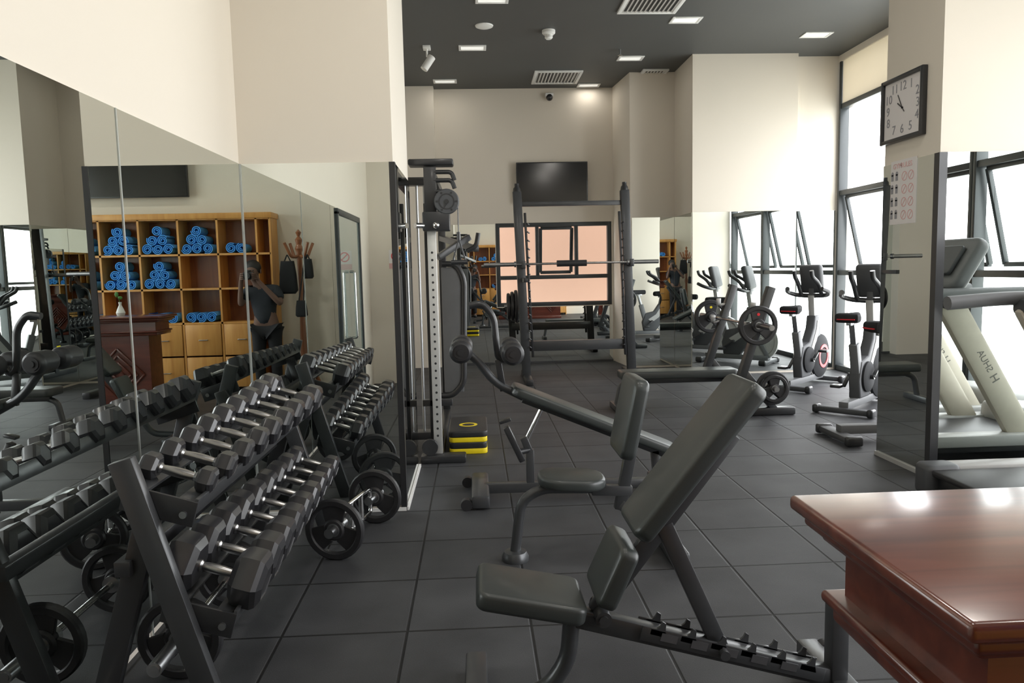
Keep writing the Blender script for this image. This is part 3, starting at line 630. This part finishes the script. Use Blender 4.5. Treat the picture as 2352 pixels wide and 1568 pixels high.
for cx in (1.0,1.6,2.2):
    b=MB()
    for k in range(4):
        dd=.06+.07*k
        for sx in (-1,1):
            for sz in (-1,1): b.bar((cx+sx*dd*.95,1.106,.45),(cx,1.106,.45+sz*dd),.018,.016,(0,1,0))
    b.build('chevron_panel',MAHOG,o)
vs=thing('vase','small white vase with a green sprig on the reception desk','vase',(1.0,.97,1.05))
b=MB(); b.lathe([(0,0),(.035,0),(.045,.03),(.03,.07),(.012,.11),(.016,.14),(.012,.14),(.008,.11),(0,.1)],Matrix.Translation((1.0,.97,1.051)),20); b.build('vase_body',WHITE,vs)
b=MB(); b.tube([(1.0,.97,1.17),(1.005,.98,1.23),(1.02,.99,1.27)],.003); b.sphere((1.02,.99,1.27),.02,(1,.5,1.4),8); b.sphere((.995,.97,1.235),.018,(1.3,.5,1),8); b.build('sprig',GREEN,vs)
# ---------------------------------------------------------------- wall things
def screen(label,x,y,z0,w,h,face,wall):
    t=thing('television',label,'television',(x,y,z0))
    b=MB(); b.box((x,y,z0+h/2),(w,.05,h),None,.006); b.build('casing',BLACK,t)
    yf=y+face*.026
    b=MB(); b.box((x,yf,z0+h/2),(w-.03,.004,h-.03)); b.build('screen',SCREEN,t)
    b=MB(); b.ext(x-.12,x+.12,y,wall+face*.001,z0+h*.3,z0+h*.7); b.build('wall_bracket',BLACK,t)
a=W(1187,467,Y=11.17); c=W(1349,371,Y=11.17)
screen('black flat television on the far wall above the squat rack',(a.x+c.x)/2,11.17,a.z,c.x-a.x,c.z-a.z,-1,YF)
screen('large black television above the towel shelves, seen in the mirrors',1.61,YB+.08,2.42,1.5,.86,1,YB)
# clock on the right pillar
cx=2.978; cf=2.94; c0=W(2022,258,X=cf); c1=W(2117,236,X=cf)
cyc=(c0.y+c1.y)/2; cw=abs(c0.y-c1.y); t0=W(2022,187,X=cf).z; t1=W(2022,331,X=cf).z; ch=t0-t1; cz=(W(2068,172,X=cf).z+W(2068,321,X=cf).z)/2
ck=thing('wall_clock','square wall clock with a black frame on the right pillar','clock',(cx,cyc,cz))
def onwall(x,y,z): return Matrix.Translation((x,y,z))@Matrix(((0,0,-1),(-1,0,0),(0,1,0))).to_4x4()
b=MB(); q=.028
for s in (-1,1):
    b.box((cx-.02,cyc+s*(cw/2-q/2),cz),(.04,q,ch),bev=.006); b.box((cx-.02,cyc,cz+s*(ch/2-q/2)),(.04,cw-2*q+.01,q),bev=.006)
b.build('clock_frame',BLACK,ck)
b=MB(); b.ext(cx-.02,cx,cyc-cw/2+.02,cyc+cw/2-.02,cz-ch/2+.02,cz+ch/2-.02); o=b.build('dial',PAPER,ck)
for n in range(1,13):
    an=R(90-30*n); k=1/max(abs(math.cos(an)),abs(math.sin(an)))**.75
    b=MB(); b.text(str(n),.086,onwall(cx-.0215,cyc-(cw/2-.072)*math.cos(an)*k,cz+(ch/2-.078)*math.sin(an)*k)); b.build('numeral',PALEGREY,o)
for ang,L,wd in ((145,.07,.008),(120,.11,.006),(-50,.04,.005)):
    an=R(ang); b=MB(); b.bar((cx-.024,cyc,cz),(cx-.024,cyc-L*math.cos(an),cz+L*math.sin(an)),.002,wd,(0,-math.cos(an+1.57),math.sin(an+1.57)),0); b.cyl((cx-.026,cyc,cz),(cx-.02,cyc,cz),.007,seg=12); b.build('hand',BLACK,o)
# gym rules poster
px=2.966; g0=W(2046,440,X=px); g1=W(2103,440,X=px); gy=(g0.y+g1.y)/2; gw=abs(g0.y-g1.y)
gz1=W(2074,366,X=px).z; gz0=W(2074,514,X=px).z; gh=gz1-gz0
po=thing('gym_rules_poster','white poster of gym rules in red and grey below the clock','poster',(px,gy,gz0))
b=MB(); b.ext(px-.002,2.9702,gy-gw/2,gy+gw/2,gz0,gz1); sheet=b.build('sheet',PAPER,po)
for wd,o_ in (('GYM',.23),('RULES',-.13)):
    b=MB(); b.text(wd,gw*.165,onwall(px-.003,gy+gw*o_,gz1-gh*.09)); b.build('heading',PALERED,sheet)
for r in range(4):
    zc=gz1-gh*(.26+.2*r)
    for c in range(2):
        b=MB(); yc=gy-gw*(.06+.26*c)
        b.lathe([(gw*.09,0),(gw*.11,0),(gw*.11,.001),(gw*.09,.001),(gw*.09,0)],onwall(px-.002,yc,zc),20)
        b.bar((px-.0028,yc-gw*.06,zc+gw*.07),(px-.0028,yc+gw*.06,zc-gw*.07),.001,gw*.02,(0,.7,.7),0); b.build('red_symbol',PALERED,sheet)
    for c in range(2):
        b=MB(); b.ext(px-.003,px-.002,gy+gw*(.2+.18*c),gy+gw*(.3+.18*c),zc-gh*.05,zc+gh*.05,bev=0); b.cyl((px-.003,gy+gw*(.25+.18*c),zc+gh*.06),(px-.002,gy+gw*(.25+.18*c),zc+gh*.06),gw*.05,seg=12); b.build('grey_figure',PALEGREY,sheet)
# no smoking sign on the back wall
ns=thing('no_smoking_sign','small white and red no smoking sign on the beige wall','sign',(-1.0,YB,1.48))
b=MB(); b.ext(-1.09,-.91,YB,YB+.004,1.48,1.72); b.build('sheet',PAPER,ns)
b=MB(); b.ext(-1.09,-.91,YB+.004,YB+.005,1.48,1.55); b.build('red_band',PALERED,ns)
b=MB(); b.lathe([(.05,0),(.062,0),(.062,.001),(.05,.001),(.05,0)],Matrix.Translation((-1,YB+.004,1.64))@AX,24); b.bar((-1.04,YB+.0048,1.68),(-.96,YB+.0048,1.60),.001,.012,(1,0,1),0); b.build('red_symbol',RED,ns)
# ---------------------------------------------------------------- ceiling things
def ceil_light(px,py,label,pos=None,en=1.5):
    p=W(px,py,Z=ZC) if pos is None else Vector(pos); w,dp=.30,.17; t=thing('ceiling_light',label,'ceiling light',(p.x,p.y,ZC),'recessed ceiling lights')
    b=MB()
    for s in (-1,1): b.box((p.x+s*w/2,p.y,ZC-.006),(.03,dp+.03,.012),bev=.002); b.box((p.x,p.y+s*dp/2,ZC-.006),(w-.03,.03,.012),bev=.002)
    b.build('frame',WHITE,t)
    b=MB(); b.box((p.x,p.y,ZC-.002),(w-.03,dp-.03,.004)); b.build('diffuser',LAMP,t)
    li=bpy.data.lights.new('downlight','AREA'); li.shape='RECTANGLE'; li.size=.24; li.size_y=.12; li.energy=en; li.color=(1,.94,.86)
    lo=bpy.data.objects.new('downlight',li); C.objects.link(lo); lo.location=(p.x,p.y,ZC-.02)
for px,py,l in ((1130,-2,'flat ceiling light at the top edge beside the pillar'),(1575,45,'flat ceiling light right of the large top vent'),(1875,79,'flat ceiling light nearest the windows'),(1085,109,'flat ceiling light above the spotlight'),(1448,133,'flat ceiling light under the sprinkler'),(1022,186,'flat ceiling light farthest left near the far wall'),(1352,195,'flat ceiling light right of the far vent')):
    ceil_light(px,py,l)
for x,y,l in ((.2,3.2,'left unseen fill light added above the benches'),(2.0,3.2,'right unseen fill light added above the benches'),(.2,1.0,'left unseen fill light added above the desk'),(2.0,1.0,'right unseen fill light added above the desk')):
    ceil_light(0,0,l,(x,y,ZC),18)  # unseen fill fixtures added to brighten the near half of the room
for px,py,w,l in ((1500,3,.62,'large slatted ceiling vent at the top edge'),(1278,176,.66,'large slatted ceiling vent near the far wall'),(1500,166,.36,'small ceiling vent near the pale far column')):
    p=W(px,py,Z=ZC); t=thing('ceiling_vent',l,'vent',(p.x,p.y,ZC),'ceiling vents')
    b=MB()
    for s in (-1,1): b.box((p.x+s*(w/2-.02),p.y,ZC-.012),(.04,w,.024),bev=.004); b.box((p.x,p.y+s*(w/2-.02),ZC-.012),(w-.08,.04,.024),bev=.004)
    b.build('frame',WHITE,t)
    b=MB(); b.box((p.x,p.y,ZC-.002),(w-.07,w-.07,.004)); b.build('backing',BLACK,t)
    n=int(w/.05)
    for i in range(n):
        x=p.x-w/2+.05+(w-.1)*i/(n-1); b=MB(); b.box((x,p.y,ZC-.012),(.014,w-.08,.016),Euler((0,R(35),0))); b.build('slat',WHITE,t)
p=W(1112,59,Z=ZC); b=MB(); b.lathe([(0,-.02),(.07,-.02),(.095,-.01),(.10,0),(0,0)],Matrix.Translation((0,0,0)),28); o=b.build('ceiling_speaker',WHITE,org=(0,0,0)); o.location=(p.x,p.y,ZC); tag(o,'round white flush speaker in the dark ceiling','speaker')
p=W(1260,70,Z=ZC); t=thing('smoke_detector','white domed smoke detector on the dark ceiling','smoke detector',(p.x,p.y,ZC))
b=MB(); b.lathe([(0,0),(.075,0),(.075,-.03),(.06,-.045),(0,-.045)],Matrix.Translation(p),24); b.build('base',WHITE,t)
b=MB(); b.lathe([(0,-.045),(.045,-.045),(.045,-.08),(.03,-.095),(0,-.095)],Matrix.Translation(p),20); b.build('sensor',WHITE,t)
p=W(1424,113,Z=ZC); t=thing('sprinkler','small metal sprinkler head hanging from the ceiling','sprinkler',(p.x,p.y,ZC))
b=MB(); b.cyl((p.x,p.y,ZC),(p.x,p.y,ZC-.06),.012); b.lathe([(0,0),(.03,0),(.03,.004),(0,.006)],Matrix.Translation((p.x,p.y,ZC-.075)),16); b.cyl((p.x,p.y,ZC-.06),(p.x,p.y,ZC-.074),.005); b.build('head',STEEL,t)
p=W(980,107,Z=ZC); t=thing('spotlight','white adjustable spotlight hanging from the ceiling near the pillar','spotlight',(p.x,p.y,ZC))
b=MB(); b.box((p.x,p.y,ZC-.015),(.09,.14,.03),bev=.006); b.cyl((p.x,p.y,ZC-.03),(p.x,p.y,ZC-.12),.012); b.build('mount',WHITE,t)
b=MB(); b.cyl((p.x+.06,p.y,ZC-.12),(p.x-.04,p.y-.03,ZC-.27),.045,seg=24); b.build('lamp_head',WHITE,t)
p=W(1262,222,Y=11.17); t=thing('dome_camera','small white dome security camera high on the far wall','security camera',(p.x,YF,p.z))
b=MB(); b.box((p.x,YF-.05,p.z+.03),(.12,.1,.05),bev=.01); b.build('housing',WHITE,t)
b=MB(); b.sphere((p.x,YF-.08,p.z-.01),.05); b.build('dome',BLACK,t)
# ---------------------------------------------------------------- towel shelf behind the camera
SX0,CW,NC=-.005,.47,6; SX1=SX0+CW*NC; SY0,SY1=YB+.01,YB+.32; SE=-.17
zs=[.86,1.28,1.70,2.13]
sf=thing('towel_shelf','honey coloured wooden cubby shelf full of rolled towels, seen in the mirrors','shelf',((SX0+SX1)/2,YB+.2,0))
b=MB(); b.ext(SE-.012,SE+.012,SY0,SY1,0,2.15)
for i in range(NC+1): b.ext(SX0+CW*i-.012,SX0+CW*i+.012,SY0,SY1,0,2.15)
for z in zs: b.ext(SE,SX1,SY0,SY1,z-.012,z+.012)
b.ext(SE-.03,SX1+.03,SY0,SY1+.02,2.13,2.2,bev=.006); b.build('carcass',ORANGEW,sf)
b=MB(); b.ext(SE,SX1,SY0,SY0+.012,.05,2.13); b.build('back_panel',BROWNW,sf)
for i in range(NC):
    for z0,z1 in ((.06,.44),(.46,.845)):
        b=MB(); b.ext(SX0+CW*i+.02,SX0+CW*(i+1)-.02,SY1-.03,SY1+.01,z0,z1,bev=.006); o=b.build('drawer',ORANGEW,sf)
        b=MB(); xx=SX0+CW*(i+.5); b.tube([(xx-.05,SY1+.01,(z0+z1)/2),(xx-.05,SY1+.03,(z0+z1)/2),(xx+.05,SY1+.03,(z0+z1)/2),(xx+.05,SY1+.01,(z0+z1)/2)],.006,.01); b.build('handle',STEEL,o)
tw=None; rt=.062
for row,cols in ((1.712,(0,1,2,3,4,5)),(1.292,(2,3,4,5)),(.872,(1,2,4))):
    for c in cols:
        xc=SX0+CW*(c+.5)+.02
        nrow=((3,0),(2,1),(1,2)) if row>1 else ((3,0),)
        if row>1.5 and c==0: nrow=((2,0),)
        for n,lv in nrow:
            for k in range(n):
                x=xc+(k-(n-1)/2)*rt*2.04; z=row+rt+lv*rt*1.76
                if tw is None:
                    b=MB(); N_=60; pts=[]
                    for i in range(N_+1):
                        a=i/N_*5*math.pi; r=.008+(rt-.012)*i/N_; pts.append((r*math.cos(a),r*math.sin(a)))
                    t=bmesh.new()
                    for (x0,y0),(x1,y1) in zip(pts,pts[1:]):
                        def shf(x,y):
                            rr_=math.hypot(x,y); return ((rr_+.0105)*x/rr_,(rr_+.0105)*y/rr_)
                        A=(x0,y0);B=(x1,y1);Cc=shf(x1,y1);D=shf(x0,y0)
                        v=[t.verts.new((q[0],-.125,q[1])) for q in (A,B,Cc,D)]+[t.verts.new((q[0],.125,q[1])) for q in (A,B,Cc,D)]
                        t.faces.new(v[:4]);t.faces.new(v[7:3:-1]);t.faces.new((v[3],v[2],v[6],v[7]));t.faces.new((v[1],v[0],v[4],v[5]))
                    bmesh.ops.remove_doubles(t,verts=t.verts[:],dist=.0004)
                    b.add(t); tw=b.build('rolled_towel',TOWEL); tag(tw,'blue rolled towel piled in the wooden cubby shelf','towel','rolled blue towels on the shelf'); o=tw
                else:
                    o=tw.copy(); C.objects.link(o)
                o.location=(x,YB+.18,z); o.rotation_euler=(0,random.random()*6.28,0)
# coat stand
cX,cY=-.50,-.54
cs=thing('coat_stand','dark brown turned wood coat stand beside the towel shelf','coat stand',(cX,cY,0))
b=MB(); b.lathe([(0,0.02),(.045,.02),(.05,.2),(.03,.3),(.045,.4),(.03,.9),(.045,1.0),(.03,1.1),(.03,1.7),(.05,1.75),(.03,1.8),(.045,1.86),(.015,1.9),(.035,1.95),(0,1.99)],Matrix.Translation((cX,cY,0)),20); b.build('post',BROWNW,cs)
for k in range(4):
    a=R(45+90*k); dx,dy=math.cos(a),math.sin(a)
    b=MB(); b.tube([(cX+dx*.02,cY+dy*.02,1.66),(cX+dx*.11,cY+dy*.11,1.64),(cX+dx*.17,cY+dy*.17,1.76),(cX+dx*.2,cY+dy*.2,1.82)],.018,.06); b.build('hook',BROWNW,cs)
    b=MB(); b.tube([(cX+dx*.02,cY+dy*.02,.32),(cX+dx*.14,cY+dy*.14,.2),(cX+dx*.22,cY+dy*.22,.02)],.024,.1); b.build('leg',BROWNW,cs)
def bag(q,z,w,h,label,hook):
    b=MB(); b.prism([(-w*.7,h*.5),(w*.7,h*.5),(w*.9,h*.1),(w,-h*.4),(w*.7,-h*.5),(-w*.7,-h*.5),(-w,-h*.4),(-w*.9,h*.1)],-.045,.045,Matrix.Translation((q[0],q[1],z))@XZ,.025)
    b.tube([(q[0]-w*.4,q[1],z+h*.45),hook,(q[0]+w*.4,q[1],z+h*.45)],.008,.02); tag(b.build('bag',MATTE,org=(q[0],q[1],z-h*.5)),label,'bag')
bag((cX+.12,cY+.12),1.40,.11,.40,'large black bag hanging from the coat stand',(cX+.12,cY+.12,1.68))
bag((cX-.13,cY+.13),1.50,.06,.24,'smaller black bag hanging on the other side of the coat stand',(cX-.12,cY+.12,1.68))
bag((cX-.05,cY+.24),1.02,.07,.2,'small black pouch on a long strap from the coat stand',(cX-.10,cY+.14,1.66))
# ---------------------------------------------------------------- photographer
def skin(name,verts,edges,root,m,parent,sub=2,org=Vector((0,0,0))):
    me=bpy.data.meshes.new(name); me.from_pydata([Vector(v[:3])-org for v in verts],edges,[]); o=bpy.data.objects.new(name,me); C.objects.link(o)
    md=o.modifiers.new('skin','SKIN'); md.use_smooth_shade=True
    for i,v in enumerate(verts):
        sv=me.skin_vertices[0].data[i]; sv.radius=(v[3],v[4] if len(v)>4 else v[3]); sv.use_root=(i==root)
    s=o.modifiers.new('sub','SUBSURF'); s.levels=sub; s.render_levels=sub
    me.materials.append(m); o.parent=parent; return o
PX,PY=-.12,-.31
pr=thing('person','person in a dark t-shirt and black trousers holding up a camera, seen in the mirrors','person',(PX,PY,0))
V=[];E=[]
def av(x,y,z,r,p=None,r2=None,ab=False):
    V.append((x if ab else PX+x,y if ab else PY+y,z,r,r2 or r)); i=len(V)-1
    if p is not None: E.append((p,i))
    return i
pel=av(0,0,.84,.115); sp_=av(.01,0,1.02,.11,pel); chs=av(.03,.0,1.18,.12,sp_); nb=av(.06,.01,1.29,.07,chs); nk=av(.09,.03,1.36,.048,nb); h1=av(.11,.045,1.42,.066,nk); h2=av(.12,.05,1.49,.08,h1); h3=av(.12,.04,1.55,.062,h2)
for s in (-1,1):
    shd=av(.03+s*.165,0,1.25,.055,chs); el=av(.03+s*.24,.10,1.08,.04,shd); wr=av(s*.105,-.135,1.36,.026,el,None,True); pm=av(s*.088,-.118,1.415,.03,wr,.018,True)
    for k in range(4):
        z=1.455-.021*k
        k1=av(s*.086,-.082,z,.010,pm,None,True); k2=av(s*.072,-.056,z,.009,k1,None,True); av(s*(.045-.004*(k==3)),-.052,z,.008,k2,None,True)
    t1=av(s*.080,-.138,1.44,.011,pm,None,True); av(s*.045,-.150,1.45,.009,t1,None,True)
    hip=av(s*.09,0,.78,.09,pel); kn=av(s*.10,.02,.45,.058,hip); an=av(s*.10,-.01,.08,.04,kn); av(s*.11,.12,.035,.035,an)
body=skin('body',V,E,0,SKIN,pr,2,Vector((PX,PY,0)))
V=[];E=[]
a=av(0,0,.80,.135); b2=av(.01,0,.99,.13,a); c2=av(.03,0,1.18,.135,b2); av(.06,0,1.28,.085,c2)
for s in (-1,1):
    q=av(.03+s*.165,0,1.25,.078,c2); av(.03+s*.22,.07,1.13,.07,q)
skin('t_shirt',V,E,0,SHIRT,pr,2,Vector((PX,PY,0)))
V=[];E=[]
a=av(0,0,.84,.125)
for s in (-1,1):
    q=av(s*.09,0,.76,.105,a); k=av(s*.10,.02,.45,.075,q); av(s*.10,-.01,.09,.062,k)
skin('trousers',V,E,0,PANTS,pr,2,Vector((PX,PY,0)))
for s in (-1,1):
    b=MB(); b.prism(rrect(.27,.1,.048),0,.07,Matrix.Translation((PX+s*.105,PY+.06,0))@Matrix.Rotation(R(90),4,'Z'),.025); b.build('shoe',BLACK,pr)
hx,hy=PX+.12,PY+.05
b=MB(); b.sphere((hx,hy-.03,1.525),.1,(.95,1.0,.98),20); b.build('hair',HAIR,pr)
b=MB(); b.sphere((hx,hy+.03,1.475),.072,(.95,.75,1.15),18); b.cyl((hx,hy+.072,1.50),(hx,hy+.098,1.468),.008,.014,10)
for s in (-1,1): b.sphere((hx+s*.092,hy-.02,1.48),.022,(.4,.8,1.3),10)
o=b.build('face',SKIN,pr)
for s in (-1,1):
    b=MB(); b.sphere((hx+s*.03,hy+.078,1.495),.009,(1.3,.6,.8),10); b.build('eye',BLACK,o)
b=MB(); b.sphere((hx,hy+.08,1.435),.02,(1.1,.3,.3),10); b.build('mouth',RED,o)
cmr=thing('photo_camera','black camera held up by the person in the mirrors','camera',(0,-.10,1.38))
b=MB(); b.box((0,-.105,1.43),(.125,.055,.09),bev=.01); b.box((0,-.105,1.485),(.05,.05,.03),bev=.008); b.build('camera_body',BLACK,cmr)
b=MB(); b.cyl((0,-.078,1.43),(0,-.03,1.43),.034,seg=24); b.build('lens',BLACK,cmr)
# ---------------------------------------------------------------- light
w=bpy.data.worlds.new('world'); bpy.context.scene.world=w; w.use_nodes=True
N=w.node_tree.nodes; L=w.node_tree.links; bg=N['Background']
tc=N.new('ShaderNodeTexCoord'); sp=N.new('ShaderNodeSeparateXYZ'); cr=N.new('ShaderNodeValToRGB')
mr=N.new('ShaderNodeMapRange'); mr.inputs['From Min'].default_value=-1; mr.inputs['From Max'].default_value=1
L.new(tc.outputs['Generated'],sp.inputs[0]); L.new(sp.outputs['Z'],mr.inputs['Value']); L.new(mr.outputs[0],cr.inputs['Fac'])
e=cr.color_ramp.elements; e[0].position=.40; e[0].color=(.66,.68,.65,1); e[1].position=.55; e[1].color=(.97,.98,1,1)
L.new(cr.outputs['Color'],bg.inputs['Color']); bg.inputs['Strength'].default_value=8.6
for y0,y1 in ((5.35,9.68),(-.78,4.6)):
    li=bpy.data.lights.new('window_portal','AREA'); li.shape='RECTANGLE'; li.size=3.45; li.size_y=y1-y0; li.cycles.is_portal=True
    lo=bpy.data.objects.new('window_portal',li); C.objects.link(lo); lo.location=(XR+.14,(y0+y1)/2,1.74); lo.rotation_euler=(0,R(90),0)
